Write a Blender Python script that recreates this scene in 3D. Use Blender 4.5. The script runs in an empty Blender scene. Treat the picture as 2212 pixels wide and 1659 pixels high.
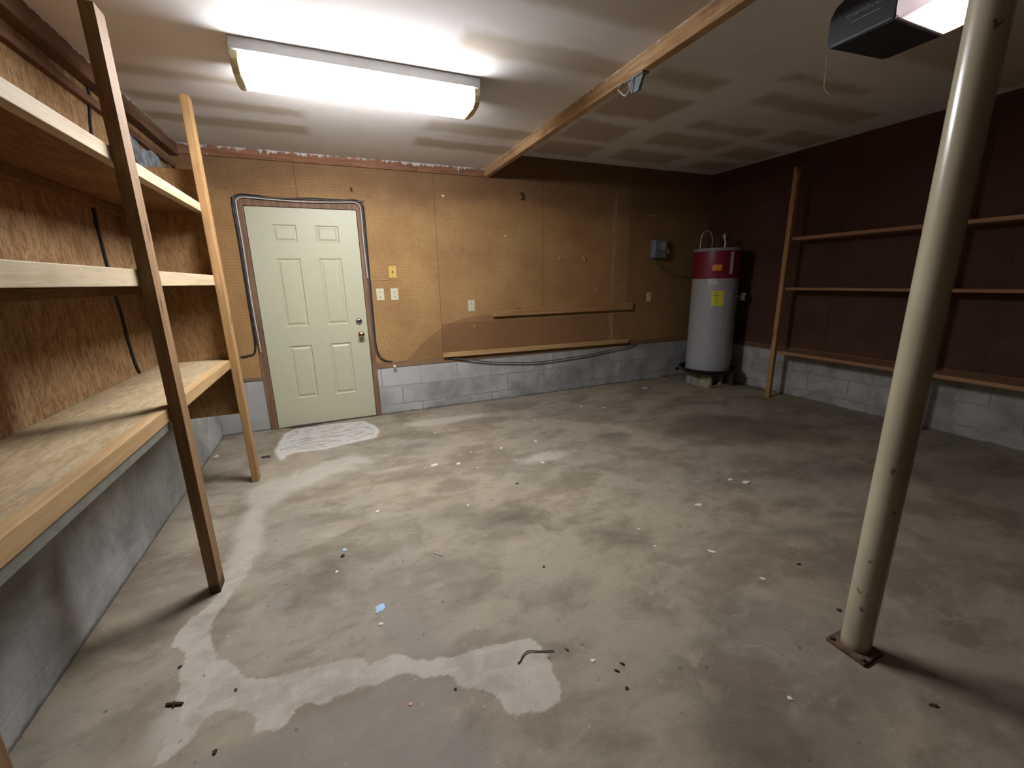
import bpy, bmesh, math, random
import numpy as np
from mathutils import Vector, Matrix
from mathutils import noise as mnoise
random.seed(7)
S = bpy.context.scene
COL = S.collection
pi = math.pi

# ---------------------------------------------------------------- camera, world, exposure
D = 4.471            # back wall
XL, XR = -1.045, 4.789
H1, H2 = 2.482, 2.645  # ceiling left / right of the beam
YB = -3.4            # wall behind the camera
yaw, pitch, roll = [math.radians(a) for a in (22.8379, 13.8615, -1.1579)]
F = Vector((math.sin(yaw)*math.cos(pitch), math.cos(yaw)*math.cos(pitch), -math.sin(pitch)))
R0 = Vector((math.cos(yaw), -math.sin(yaw), 0)); U0 = R0.cross(F)
Rv = math.cos(roll)*R0 + math.sin(roll)*U0; Uv = -math.sin(roll)*R0 + math.cos(roll)*U0
cam = bpy.data.cameras.new('camera'); cam.sensor_width = 36; cam.lens = 14.795; cam.clip_start = .02
co = bpy.data.objects.new('camera', cam); COL.objects.link(co)
m = Matrix((( Rv.x, Uv.x, -F.x, 0), (Rv.y, Uv.y, -F.y, 0), (Rv.z, Uv.z, -F.z, 1.365), (0, 0, 0, 1)))
co.matrix_world = m
S.camera = co
w = bpy.data.worlds.new('world'); S.world = w; w.use_nodes = True
w.node_tree.nodes['Background'].inputs[0].default_value = (.02, .02, .025, 1)
w.node_tree.nodes['Background'].inputs[1].default_value = 1
S.view_settings.view_transform = 'Standard'; S.view_settings.look = 'None'
S.view_settings.exposure = 0; S.view_settings.gamma = 1; S.view_settings.use_curve_mapping = False
LAMP = 80.0          # radiance of the fluorescent lens
BULB = 6.0          # radiance of the opener's lamp lens

# ---------------------------------------------------------------- node helper
class NT:
    def __init__(s, name):
        s.m = bpy.data.materials.new(name); s.m.use_nodes = True
        s.t = s.m.node_tree; s.t.nodes.clear()
        s.out = s.t.nodes.new('ShaderNodeOutputMaterial')
        s.b = s.t.nodes.new('ShaderNodeBsdfPrincipled')
        s.t.links.new(s.b.outputs[0], s.out.inputs[0])
        s._tc = None
    def lk(s, v, inp):
        if hasattr(v, 'is_linked'): s.t.links.new(v, inp)
        elif isinstance(v, (tuple, list)) and len(v) == 3 and len(inp.default_value) == 4: inp.default_value = (*v, 1)
        else: inp.default_value = v
    def n(s, typ, **kw):
        nd = s.t.nodes.new(typ)
        for k, v in kw.items(): setattr(nd, k, v)
        return nd
    def obj(s):
        if not s._tc: s._tc = s.n('ShaderNodeTexCoord')
        return s._tc.outputs['Object']
    def objr(s):
        i = s.n('ShaderNodeObjectInfo'); c = s.math('MULTIPLY', i.outputs['Random'], 37.)
        a = s.n('ShaderNodeVectorMath', operation='ADD'); s.lk(s.obj(), a.inputs[0]); s.lk(c, a.inputs[1]); return a.outputs[0]
    def map(s, v, scale=(1, 1, 1), loc=(0, 0, 0), rot=(0, 0, 0)):
        nd = s.n('ShaderNodeMapping'); s.lk(v, nd.inputs[0]); nd.inputs[1].default_value = loc; nd.inputs[2].default_value = rot; nd.inputs[3].default_value = scale
        return nd.outputs[0]
    def noise(s, v, scale, detail=3, rough=.55, dist=0):
        nd = s.n('ShaderNodeTexNoise'); s.lk(v, nd.inputs['Vector']); nd.inputs['Scale'].default_value = scale
        nd.inputs['Detail'].default_value = detail; nd.inputs['Roughness'].default_value = rough; nd.inputs['Distortion'].default_value = dist
        return nd.outputs[0]
    def vor(s, v, scale):
        nd = s.n('ShaderNodeTexVoronoi'); s.lk(v, nd.inputs['Vector']); nd.inputs['Scale'].default_value = scale; return nd.outputs[0]
    def math(s, op, a, b=0., c=None, clamp=False):
        nd = s.n('ShaderNodeMath', operation=op, use_clamp=clamp); s.lk(a, nd.inputs[0]); s.lk(b, nd.inputs[1])
        if c is not None: s.lk(c, nd.inputs[2])
        return nd.outputs[0]
    def ramp(s, v, lo, hi, a=0., b=1.):
        nd = s.n('ShaderNodeMapRange', interpolation_type='SMOOTHSTEP'); s.lk(v, nd.inputs[0])
        for i, x in enumerate((lo, hi, a, b)): nd.inputs[i+1].default_value = x
        return nd.outputs[0]
    def mix(s, f, a, b, mode='MIX'):
        nd = s.n('ShaderNodeMix', data_type='RGBA', blend_type=mode); s.lk(f, nd.inputs[0]); s.lk(a, nd.inputs[6]); s.lk(b, nd.inputs[7]); return nd.outputs[2]
    def attr(s, name):
        nd = s.n('ShaderNodeAttribute', attribute_name=name); return nd.outputs['Fac']
    def sep(s, v):
        nd = s.n('ShaderNodeSeparateXYZ'); s.lk(v, nd.inputs[0]); return nd.outputs
    def comb(s, x, y, z=0.):
        nd = s.n('ShaderNodeCombineXYZ'); s.lk(x, nd.inputs[0]); s.lk(y, nd.inputs[1]); s.lk(z, nd.inputs[2]); return nd.outputs[0]
    def bump(s, h, st, dist=.01):
        nd = s.n('ShaderNodeBump'); nd.inputs['Strength'].default_value = st; nd.inputs['Distance'].default_value = dist
        s.lk(h, nd.inputs['Height']); s.t.links.new(nd.outputs[0], s.b.inputs['Normal'])
    def fin(s, col, rough=.7, metal=0., spec=None, alb=.72):
        if alb != 1.:
            if isinstance(col, tuple): col = tuple(x*alb for x in col)
            else: col = s.mix(1., col, (alb, alb, alb), 'MULTIPLY')
        s.lk(col, s.b.inputs['Base Color']); s.lk(rough, s.b.inputs['Roughness']); s.lk(metal, s.b.inputs['Metallic'])
        if spec is not None: s.b.inputs['Specular IOR Level'].default_value = spec
        return s.m

def plain(name, col, rough=.6, metal=0., var=.12, spec=None):
    t = NT(name); n = t.noise(t.objr(), 18, 4)
    c = t.mix(t.ramp(n, .3, .7), tuple(x*(1-var) for x in col), tuple(min(1, x*(1+var)) for x in col))
    return t.fin(c, rough, metal, spec)

def wood(name, a, b, axis='y', knots=True, rough=.7, dark=(.10, .045, .018), foot=False):
    t = NT(name); v = t.objr()
    sc = {'x': (1.2, 22, 22), 'y': (22, 1.2, 22), 'z': (22, 22, 1.2)}[axis]
    g = t.noise(t.map(v, sc), 1.6, 5, .6, .6)
    f = t.noise(t.map(v, tuple(x*4 for x in sc)), 2.2, 3)
    c = t.mix(t.ramp(g, .32, .68), a, b)
    c = t.mix(t.math('MULTIPLY', t.ramp(f, .55, .75), .35), c, tuple(x*.55 for x in a))
    bl = t.noise(v, 3.1, 3)
    c = t.mix(t.math('MULTIPLY', t.ramp(bl, .5, .8), .35), c, tuple(x*.6 for x in a))
    if knots:
        k = t.vor(t.map(v, {'x': (2.2, 7, 7), 'y': (7, 2.2, 7), 'z': (7, 7, 2.2)}[axis]), 1.3)
        c = t.mix(t.ramp(k, .16, .07, 0., .8), c, dark)
    if foot: c = t.mix(t.ramp(t.math('ADD', t.sep(t.obj())[2], t.math('MULTIPLY', bl, .03)), .075, .045, 0., .9), c, (.035, .02, .012))
    t.bump(g, .25, .004)
    return t.fin(c, rough)

# ---------------------------------------------------------------- materials
def mat_floor():
    t = NT('stained_concrete'); v = t.obj()
    wv = t.noise(v, 2.2, 5, .6); wf = t.noise(v, 14, 4, .6); wg = t.noise(v, 60, 3, .6); wl = t.noise(v, .8, 4, .55, .4)
    stretch = t.noise(t.map(v, (1.0, 1.5, 1), rot=(0, 0, .35)), 2.1, 5, .62, .25)
    tan = (.445, .375, .265); brown = (.20, .157, .105); gray = (.36, .318, .25); pale = (.66, .60, .50)
    c = t.mix(t.ramp(wl, .35, .65), tan, gray)
    c = t.mix(t.math('MULTIPLY', t.ramp(stretch, .44, .64), .72), c, brown)
    lg = t.noise(t.map(v, (1, 1.4, 1), loc=(4, 1, 0)), 1.1, 4, .6, .6)
    c = t.mix(t.ramp(lg, .48, .64, 0., .5), c, (.225, .18, .13))
    c = t.mix(t.math('MULTIPLY', t.ramp(wv, .56, .76), .45), c, (.52, .44, .33))
    sm = t.noise(t.map(v, (1, 1.3, 1)), 5.5, 5, .65, .3)
    c = t.mix(t.math('MULTIPLY', t.ramp(sm, .55, .75), .35), c, (.22, .17, .12))
    mm = t.noise(t.map(v, (1, 1.5, 1), loc=(2, 9, 0)), 9, 5, .7, .5)
    c = t.mix(t.ramp(mm, .52, .72, 0., .42), c, (.56, .48, .36))
    c = t.mix(t.ramp(mm, .47, .3, 0., .38), c, (.19, .145, .10))
    # dark and greyish spills
    nz = t.math('MULTIPLY', t.math('SUBTRACT', wv, .5), .5); nf = t.math('MULTIPLY', t.math('SUBTRACT', wf, .5), .10)
    nzf = t.math('ADD', nz, nf)
    dk = t.math('ADD', t.attr('dark'), nzf)
    c = t.mix(t.ramp(dk, -.05, .22, 0., .62), c, (.115, .09, .06))
    gy = t.math('ADD', t.attr('grey'), t.math('MULTIPLY', nzf, .35))
    c = t.mix(t.ramp(gy, -.02, .04, 0., .7), c, t.mix(wv, (.26, .23, .19), (.42, .375, .32)))
    so = t.math('ADD', t.attr('soft'), t.math('MULTIPLY', nzf, .45))
    c = t.mix(t.ramp(so, -.03, .06, 0., .62), c, (.64, .585, .49))
    # pale skim of new cement, hard ragged rim
    rim = t.math('ADD', t.attr('pale'), t.math('MULTIPLY', t.math('ADD', t.math('SUBTRACT', wf, .5), t.math('MULTIPLY', t.math('SUBTRACT', wg, .5), .6)), .045))
    c = t.mix(t.ramp(rim, -.004, .008, 0., .86), c, t.mix(t.ramp(t.math('ADD', t.math('MULTIPLY', wv, .6), t.math('MULTIPLY', mm, .4)), .38, .6), (.44, .395, .32), pale))
    # white paint by the door, scraped
    scr = t.noise(t.map(v, (5, 26, 1), rot=(0, 0, -.15)), 1.5, 4, .6, 1.2)
    do = t.math('ADD', t.attr('door'), t.math('MULTIPLY', nf, .5))
    do = t.math('MULTIPLY', t.ramp(do, -.02, .02), t.math('MAXIMUM', t.ramp(scr, .58, .48, .25, 1.), t.ramp(t.attr('door'), .06, .02)))
    c = t.mix(t.math('MULTIPLY', do, .85), c, (.80, .78, .74))
    # pits and specks
    pit = t.noise(v, 34, 2, .5)
    c = t.mix(t.ramp(pit, .70, .76, 0., .6), c, (.06, .045, .03))
    pit2 = t.noise(t.map(v, loc=(5, 3, 0)), 26, 2, .5)
    c = t.mix(t.ramp(pit2, .73, .77, 0., .6), c, (.55, .52, .46))
    gr = t.noise(v, 300, 2, .7)
    c = t.mix(t.ramp(gr, .3, .7, .0, .22), c, (.12, .10, .08))
    t.bump(t.math('ADD', wf, t.math('MULTIPLY', t.ramp(rim, -.004, .008), .25)), .22, .006)
    return t.fin(c, t.ramp(wv, .3, .7, .62, .85), spec=.3)

def mat_ceiling():
    t = NT('mudded_drywall'); v = t.obj()
    n = t.noise(v, 1.6, 4, .55, .3); nf = t.noise(v, 9, 3)
    n2 = t.noise(v, 5, 4, .6, .6)
    r = t.math('ADD', t.attr('raw'), t.math('ADD', t.math('MULTIPLY', t.math('SUBTRACT', n, .5), .9), t.math('MULTIPLY', t.math('SUBTRACT', n2, .5), .7)))
    mud = t.mix(nf, (.66, .625, .60), (.73, .70, .675))
    raw = t.mix(nf, (.42, .36, .285), (.48, .415, .335))
    c = t.mix(t.ramp(r, .2, .95), mud, raw)
    big = t.noise(t.map(v, (1, 2, 1)), .9, 3)
    c = t.mix(t.ramp(big, .4, .7, 0., .35), c, (.50, .44, .38))
    t.bump(nf, .1, .004)
    return t.fin(c, .95, spec=.1, alb=1.)

def peg(t, c, x, z, holecol, inv=None, r=.0031):
    fx = t.math('SUBTRACT', t.math('FRACT', t.math('DIVIDE', x, .0254)), .5)
    fz = t.math('SUBTRACT', t.math('FRACT', t.math('DIVIDE', z, .0254)), .5)
    d = t.math('SQRT', t.math('ADD', t.math('MULTIPLY', fx, fx), t.math('MULTIPLY', fz, fz)))
    h = t.ramp(d, r/.0254+.03, r/.0254-.03, 0., .62)
    if inv is not None: h = t.math('MULTIPLY', h, inv)
    return t.mix(h, c, holecol)

def box_mask(t, x, z, x0, x1, z0, z1, e=.006):
    a = t.math('MULTIPLY', t.ramp(x, x0-e, x0+e), t.ramp(x, x1+e, x1-e))
    b = t.math('MULTIPLY', t.ramp(z, z0-e, z0+e), t.ramp(z, z1+e, z1-e))
    return t.math('MULTIPLY', a, b)

def mat_pegboard(side):
    t = NT('brown_pegboard_'+side); v = t.obj(); s = t.sep(v)
    x = s[0] if side == 'back' else s[1]; z = s[2]
    n = t.noise(v, 2.0, 4, .6); nf = t.noise(v, 40, 3, .6)
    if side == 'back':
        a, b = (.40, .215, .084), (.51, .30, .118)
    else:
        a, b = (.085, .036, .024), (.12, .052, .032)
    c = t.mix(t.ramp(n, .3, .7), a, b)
    c = t.mix(t.ramp(nf, .4, .7, 0., .25), c, tuple(q*.6 for q in a))
    if side == 'back':
        # beam shade painted in toward the top and the shadow-like stain left by a workbench
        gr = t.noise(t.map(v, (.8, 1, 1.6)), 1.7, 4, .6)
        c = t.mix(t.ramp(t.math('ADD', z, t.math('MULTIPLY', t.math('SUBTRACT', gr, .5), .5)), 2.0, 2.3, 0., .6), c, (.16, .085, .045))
        c = t.mix(t.math('MULTIPLY', t.ramp(x, 3.48, 3.54, 0., .38), t.ramp(n, .2, .7, .5, 1.)), c, (.15, .08, .035))  # light fall-off at the right end painted in as darker brown
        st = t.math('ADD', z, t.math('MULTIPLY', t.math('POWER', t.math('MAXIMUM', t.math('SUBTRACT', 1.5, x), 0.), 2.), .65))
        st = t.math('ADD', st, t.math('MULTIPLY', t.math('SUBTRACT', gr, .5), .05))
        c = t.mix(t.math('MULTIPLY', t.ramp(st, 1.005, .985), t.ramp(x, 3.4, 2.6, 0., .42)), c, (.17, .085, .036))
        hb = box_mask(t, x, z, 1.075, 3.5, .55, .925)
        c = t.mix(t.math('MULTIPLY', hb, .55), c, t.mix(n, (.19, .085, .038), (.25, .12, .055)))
        for xs in (-.16, 1.078, 2.295, 3.51):
            c = t.mix(t.math('MULTIPLY', t.ramp(t.math('ABSOLUTE', t.math('SUBTRACT', x, xs)), .006, .002), .45), c, (.08, .035, .015))
        # strip of old paint and mud where a partition stood
        pn = t.noise(t.map(v, (14, 1, 2.2)), 2.2, 4, .65)
        pm = t.math('MULTIPLY', t.ramp(t.math('ABSOLUTE', t.math('SUBTRACT', x, t.math('ADD', 3.255, t.math('MULTIPLY', n, .03)))), .04, .012), t.ramp(z, 2.4, 2.2))
        pm = t.math('MULTIPLY', pm, t.ramp(pn, .38, .66, .12, .85))
        c = t.mix(pm, c, (.50, .43, .33))
        wb = t.math('MULTIPLY', box_mask(t, x, z, 2.3, 3.3, 1.42, 1.47, .02), t.ramp(pn, .5, .7, 0., .3))
        c = t.mix(wb, c, (.4, .3, .2))
        inv = t.math('SUBTRACT', 1., hb)
        c = peg(t, c, x, z, (.05, .02, .008), inv)
        fl = t.noise(t.map(v, (1, 1, 1), loc=(3, 1, 2)), 19, 2, .5)
        c = t.mix(t.math('MULTIPLY', t.ramp(fl, .755, .775), .8), c, (.6, .56, .5))
    else:
        gr = t.noise(t.map(v, (1, .6, 1)), 1.5, 4, .6)
        c = t.mix(t.ramp(gr, .5, .7, 0., .5), c, (.14, .066, .032))
        for ys in (.35, 1.57, 2.79, 4.01):
            c = t.mix(t.math('MULTIPLY', t.ramp(t.math('ABSOLUTE', t.math('SUBTRACT', x, ys)), .006, .002), .5), c, (.03, .012, .008))
        c = peg(t, c, x, z, (.02, .01, .006))
    t.bump(nf, .1, .002)
    return t.fin(c, .75, spec=.25)

def mat_plywood(name, a, b, d, vert=True, peaks=True):
    t = NT(name); v = t.obj()
    sc = (16, 16, 5) if vert else (13, 3.5, 13)
    g = t.noise(t.map(v, sc, rot=(.35, 0, 0) if vert else (0, 0, 0)), 2.2, 5, .65, 1.4)
    n = t.noise(v, 3.2, 4, .6); f = t.noise(v, 70, 3, .6)
    c = t.mix(t.ramp(g, .33, .67), a, b)
    c = t.mix(t.ramp(n, .5, .78, 0., .6), c, d)
    c = t.mix(t.ramp(f, .45, .75, 0., .3), c, tuple(x*.5 for x in a))
    t.bump(g, .15, .003)
    return t.fin(c, .8, spec=.2)

def mat_block(side):
    t = NT('block_'+side); v = t.obj(); s = t.sep(v)
    h = s[0] if side == 'back' else s[1]
    uv = t.comb(t.math('ADD', h, -.006 if side == 'back' else .13), t.math('ADD', s[2], -.10+.4))
    br = t.n('ShaderNodeTexBrick', offset=.5, offset_frequency=2)
    wob = t.noise(v, 12, 3); wv = t.n('ShaderNodeVectorMath', operation='ADD'); t.lk(uv, wv.inputs[0])
    t.lk(t.comb(t.math('MULTIPLY', t.math('SUBTRACT', wob, .5), .012), t.math('MULTIPLY', t.math('SUBTRACT', wob, .5), -.012)), wv.inputs[1])
    t.lk(wv.outputs[0], br.inputs['Vector'])
    for k, x in dict(Scale=1, **{'Mortar Size': .006, 'Mortar Smooth': .3, 'Brick Width': .405, 'Row Height': .2}).items(): br.inputs[k].default_value = x
    n = t.noise(v, 3.2, 5, .62, .5); f = t.noise(v, 30, 4, .6); l = t.noise(t.map(v, loc=(7, 2, 1)), 1.3, 3)
    c = t.mix(t.ramp(n, .32, .68), (.33, .325, .31), (.60, .59, .565))
    c = t.mix(t.math('MULTIPLY', br.outputs['Color'], 1.), c, c)
    br.inputs['Color1'].default_value = (.0, .0, .0, 1); br.inputs['Color2'].default_value = (.55, .55, .55, 1); br.inputs['Mortar'].default_value = (.2, .2, .2, 1)
    c = t.mix(t.math('MULTIPLY', t.sep(br.outputs['Color'])[0], .55 if side == 'back' else (.2 if side == 'right' else .0)), c, (.20, .20, .205))
    if side == 'back':
        c = t.mix(t.math('MULTIPLY', t.ramp(s[2], .29, .31, 0., .6), t.ramp(s[0], 2.6, .4, .2, 1.)), c, t.mix(f, (.56, .55, .53), (.66, .65, .63)))
        c = t.mix(t.ramp(s[0], 1.0, .6, 0., .5), c, (.60, .59, .57))
    c = t.mix(t.ramp(l, .45, .7, 0., .5), c, (.20, .185, .155))
    sc = t.noise(t.map(v, (1, 5, 2.2), rot=(.7, 0, 0)), 6, 4, .7, .8)
    if side == 'left': c = t.mix(t.ramp(sc, .55, .7, 0., .5), c, (.45, .44, .42))
    c = t.mix(t.ramp(f, .62, .8, 0., .5), c, (.5, .49, .47))
    mo = t.math('MULTIPLY', br.outputs['Fac'], t.ramp(n, .38, .6, .12, .6) if side != 'left' else 0.)
    mc = t.mix(t.ramp(l, .5, .62), (.19, .18, .16), (.52, .51, .48))
    c = t.mix(mo, c, mc)
    # thin dark line along the floor
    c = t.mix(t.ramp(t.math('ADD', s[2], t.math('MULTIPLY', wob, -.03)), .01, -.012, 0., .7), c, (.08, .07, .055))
    hgt = t.math('SUBTRACT', f, t.math('MULTIPLY', br.outputs['Fac'], .8))
    t.bump(hgt, .35, .008)
    return t.fin(c, .9, spec=.2)

def mat_smeared(name, wd1, wd2, off=.012, amp=.16, spots=.75):
    """raw lumber with white joint compound smeared along its top edge"""
    t = NT(name); v = t.obj(); s = t.sep(v)
    g = t.noise(t.map(v, (1.4, 1.4, 20)), 2.0, 5, .6, .6); n = t.noise(v, 5, 4, .6); k = t.noise(t.map(v, (1, 1, .5)), 23, 4, .7, .6)
    c = t.mix(t.ramp(g, .35, .65), wd1, wd2)
    c = t.mix(t.ramp(n, .5, .75, 0., .5), c, (.12, .05, .03))
    e = t.math('ADD', s[2], t.math('MULTIPLY', t.math('SUBTRACT', k, .5), amp))
    m_ = t.ramp(e, H1-off, H1-off+.010)
    m2 = t.math('MULTIPLY', t.ramp(k, .66, .70), spots)
    c = t.mix(t.math('MAXIMUM', m_, m2), c, (.62, .61, .60))
    return t.fin(c, .8, spec=.2)

def emis(name, col, strength):
    t = NT(name)
    t.b.inputs['Base Color'].default_value = (.8, .8, .8, 1)
    t.b.inputs['Emission Color'].default_value = (*col, 1); t.b.inputs['Emission Strength'].default_value = strength
    t.b.inputs['Roughness'].default_value = .4
    return t.m

def mat_bulb():
    # frosted cover, brightest around the bulb behind it
    t = NT('lit_bulb_cover'); g = t.n('ShaderNodeVectorMath', operation='DISTANCE'); t.lk(t.obj(), g.inputs[0]); g.inputs[1].default_value = (.07, -.22, .09)
    t.lk(t.ramp(g.outputs['Value'], .25, .15, .45, BULB), t.b.inputs['Emission Strength'])
    t.b.inputs['Emission Color'].default_value = (1., .80, .84, 1)
    return t.fin((.7, .62, .62), .35)

def mat_pole():
    t = NT('cream_painted_steel'); v = t.obj()
    n = t.noise(t.map(v, (1, 1, .5)), 16, 4, .65); b = t.noise(t.map(v, (1, 1, .35)), 5, 3); s = t.sep(v)
    c = t.mix(t.ramp(b, .3, .7), (.47, .41, .28), (.60, .54, .39))
    th = t.math('ADD', n, t.ramp(s[2], 1.1, .0, 0., .05))
    c = t.mix(t.ramp(th, .665, .71, 0., .85), c, (.11, .05, .02))
    c = t.mix(t.ramp(s[2], .05, 0., 0., .8), c, (.16, .07, .03))
    return t.fin(c, .24, spec=.6)

M = dict(
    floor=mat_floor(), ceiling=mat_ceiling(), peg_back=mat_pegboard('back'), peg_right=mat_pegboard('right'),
    block_back=mat_block('back'), block_left=mat_block('left'), block_right=mat_block('right'),
    ply_wall=mat_plywood('stained_plywood', (.27, .14, .058), (.52, .33, .16), (.19, .088, .038)),
    ply_end=mat_plywood('orange_plywood', (.36, .185, .07), (.54, .33, .15), (.26, .12, .045)),
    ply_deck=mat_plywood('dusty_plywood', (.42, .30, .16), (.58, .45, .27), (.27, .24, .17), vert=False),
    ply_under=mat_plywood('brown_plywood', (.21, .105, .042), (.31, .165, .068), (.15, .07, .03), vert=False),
    rail=wood('pale_pine', (.58, .43, .25), (.72, .57, .36), 'y', knots=False),
    rail_low=wood('amber_pine', (.50, .30, .12), (.62, .40, .18), 'y', knots=False),
    post=wood('orange_pine_post', (.42, .22, .075), (.58, .34, .135), 'z'),
    postd=wood('brown_pine_post', (.27, .14, .055), (.40, .235, .10), 'z', foot=True),
    shelf_r=wood('dull_pine', (.30, .15, .065), (.44, .24, .11), 'y', knots=False),
    beam=mat_smeared('beam_pine', (.40, .22, .10), (.62, .40, .21), .004, .10, .5),
    ledger=wood('ledger_pine', (.36, .18, .065), (.48, .26, .105), 'x'),
    ledger2=wood('yellow_ledger_pine', (.50, .29, .10), (.64, .40, .17), 'x'),
    sill=wood('sill_lumber', (.19, .105, .05), (.30, .17, .085), 'x', knots=False),
    jamb=wood('raw_jamb', (.17, .085, .042), (.30, .165, .09), 'z', knots=False),
    trim=mat_smeared('smeared_lumber', (.25, .11, .055), (.36, .18, .10)),
    header=mat_smeared('header_lumber', (.15, .08, .045), (.24, .13, .075), .008, .05, .2),
    strip=plain('grey_batten', (.22, .215, .17), .8),
    door=plain('cream_green_paint', (.61, .595, .415), .42, var=.015, spec=.4),
    brass=plain('brass', (.72, .52, .18), .22, 1.), chrome=plain('chrome', (.6, .6, .62), .2, 1.),
    black_cable=plain('black_cable', (.02, .02, .022), .5), white_cable=plain('white_cable', (.62, .58, .52), .5),
    grey_cable=plain('grey_cable', (.10, .09, .08), .6),
    ivory=plain('ivory_plastic', (.74, .72, .50), .4, var=.03), yellow=plain('yellow_plastic', (.74, .50, .10), .4, var=.03),
    slot=plain('dark_slot', (.06, .06, .04), .6),
    pan=plain('white_enamel', (.62, .62, .62), .5, var=.04), cap=plain('amber_clear_end', (.60, .50, .26), .25, spec=.8),
    lens=emis('lit_lens', (.94, .955, 1.0), LAMP), bulb=mat_bulb(),
    lens_white=plain('white_lens_plastic', (.75, .70, .70), .3),
    opener=plain('black_plastic', (.035, .038, .05), .35, spec=.6), text=plain('silver_lettering', (.30, .30, .33), .45),
    pole=mat_pole(), rust=plain('rusty_plate', (.15, .085, .05), .85, .2, var=.5),
    tank=plain('grey_enamel', (.42, .42, .43), .38, var=.05), red=plain('maroon_enamel', (.22, .012, .03), .38, var=.1),
    lid=plain('light_grey_lid', (.30, .31, .31), .45), orange=plain('orange_sticker', (.85, .30, .03), .5, var=.08),
    ylabel=plain('yellow_sticker', (.78, .74, .05), .5, var=.12), wlabel=plain('white_sticker', (.62, .6, .62), .5),
    dpan=plain('black_pan', (.012, .012, .014), .4), cmu=plain('concrete_block', (.33, .32, .27), .95, var=.3),
    cmuy=plain('yellowish_concrete', (.36, .32, .2), .95, var=.3), steel=plain('braided_steel', (.5, .48, .45), .35, .9),
    boxg=plain('grey_steel_box', (.20, .23, .25), .5), boxl=plain('faded_label', (.42, .47, .46), .5),
    insul=plain('grey_insulation', (.30, .32, .35), .9, var=.45), stud=wood('dark_stud', (.14, .08, .04), (.24, .14, .07), 'z'),
    chip=plain('white_paint_flake', (.78, .74, .68), .7, var=.05), blue=plain('blue_paint_flake', (.42, .62, .86), .7, var=.12),
    dirt=plain('dark_debris', (.035, .026, .016), .9, var=.4), twig=plain('green_brown_twig', (.07, .062, .035), .9),
    pinkc=plain('pink_flake', (.8, .35, .36), .7), leaf=plain('dead_leaf', (.055, .035, .015), .9),
    rubber=plain('black_rubber', (.05, .05, .05), .8), redwood=plain('red_brown_scrap', (.20, .06, .025), .85, var=.3),
    string=plain('tan_string', (.5, .34, .16), .8), conc=plain('plain_grey_wall', (.16, .13, .10), .9),
)

# ---------------------------------------------------------------- mesh helpers
def bx(bm, x0, x1, y0, y1, z0, z1, bev=0., mi=0, rot=None):
    r = bmesh.ops.create_cube(bm, size=1)
    vs = r['verts']
    for v in vs: v.co = Vector(((x0+x1)/2+v.co.x*(x1-x0), (y0+y1)/2+v.co.y*(y1-y0), (z0+z1)/2+v.co.z*(z1-z0)))
    if rot:
        c, M4 = rot
        bmesh.ops.transform(bm, matrix=Matrix.Translation(c) @ M4 @ Matrix.Translation(-Vector(c)), verts=vs)
    fs = {f for v in vs for f in v.link_faces}
    for f in fs: f.material_index = mi
    if bev:
        es = list({e for f in fs for e in f.edges})
        bmesh.ops.bevel(bm, geom=es, offset=bev, segments=2, profile=.6, affect='EDGES')
    return vs

def lathe(bm, prof, cx, cy, n=48, cap=True):
    rings = []
    for r, z in prof:
        rings.append([bm.verts.new((cx+r*math.cos(2*pi*i/n), cy+r*math.sin(2*pi*i/n), z)) for i in range(n)])
    for a, b in zip(rings, rings[1:]):
        for i in range(n): bm.faces.new((a[i], a[(i+1) % n], b[(i+1) % n], b[i]))
    if cap: bm.faces.new(rings[0][::-1]); bm.faces.new(rings[-1])
    return rings

def tube(bm, pts, r, n=8, sub=4):
    P = [Vector(p) for p in pts]
    if sub > 1 and len(P) > 2:
        Q = []
        for i in range(len(P)-1):
            p0 = P[max(i-1, 0)]; p1 = P[i]; p2 = P[i+1]; p3 = P[min(i+2, len(P)-1)]
            for k in range(sub):
                t = k/sub
                Q.append(.5*((2*p1)+(-p0+p2)*t+(2*p0-5*p1+4*p2-p3)*t*t+(-p0+3*p1-3*p2+p3)*t**3))
        Q.append(P[-1]); P = Q
    prev = None; ref = None
    for i, p in enumerate(P):
        d = (P[min(i+1, len(P)-1)]-P[max(i-1, 0)]).normalized()
        if ref is None: ref = Vector((0, 0, 1)) if abs(d.z) < .9 else Vector((1, 0, 0))
        u = (ref-d*ref.dot(d)).normalized(); ref = u; vv = d.cross(u)
        ring = [bm.verts.new(p+u*math.cos(2*pi*k/n)*r+vv*math.sin(2*pi*k/n)*r) for k in range(n)]
        if prev:
            for k in range(n): bm.faces.new((prev[k], prev[(k+1) % n], ring[(k+1) % n], ring[k]))
        else: bm.faces.new(ring[::-1])
        prev = ring
    bm.faces.new(prev)

def curved_patch(bm, cx, cy, r, a0, a1, z0, z1, n=10, th=.001, skew=0.):
    """sticker wrapped on a cylinder between azimuths a0..a1 (degrees)"""
    inn, out = [], []
    for ring, rr in ((inn, r), (out, r+th)):
        for i in range(n+1):
            a = math.radians(a0+(a1-a0)*i/n)
            for z in (z0, z1):
                sh = math.radians(skew if z == z1 else 0)
                ring.append(bm.verts.new((cx+rr*math.cos(a+sh), cy+rr*math.sin(a+sh), z)))
    for i in range(n):
        k = 2*i
        bm.faces.new((out[k], out[k+2], out[k+3], out[k+1])); bm.faces.new((inn[k], inn[k+1], inn[k+3], inn[k+2]))
        bm.faces.new((inn[k], inn[k+2], out[k+2], out[k])); bm.faces.new((inn[k+1], out[k+1], out[k+3], inn[k+3]))
    for k in (0, 2*n): bm.faces.new((inn[k], out[k], out[k+1], inn[k+1]))

def B(): return bmesh.new()

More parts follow.
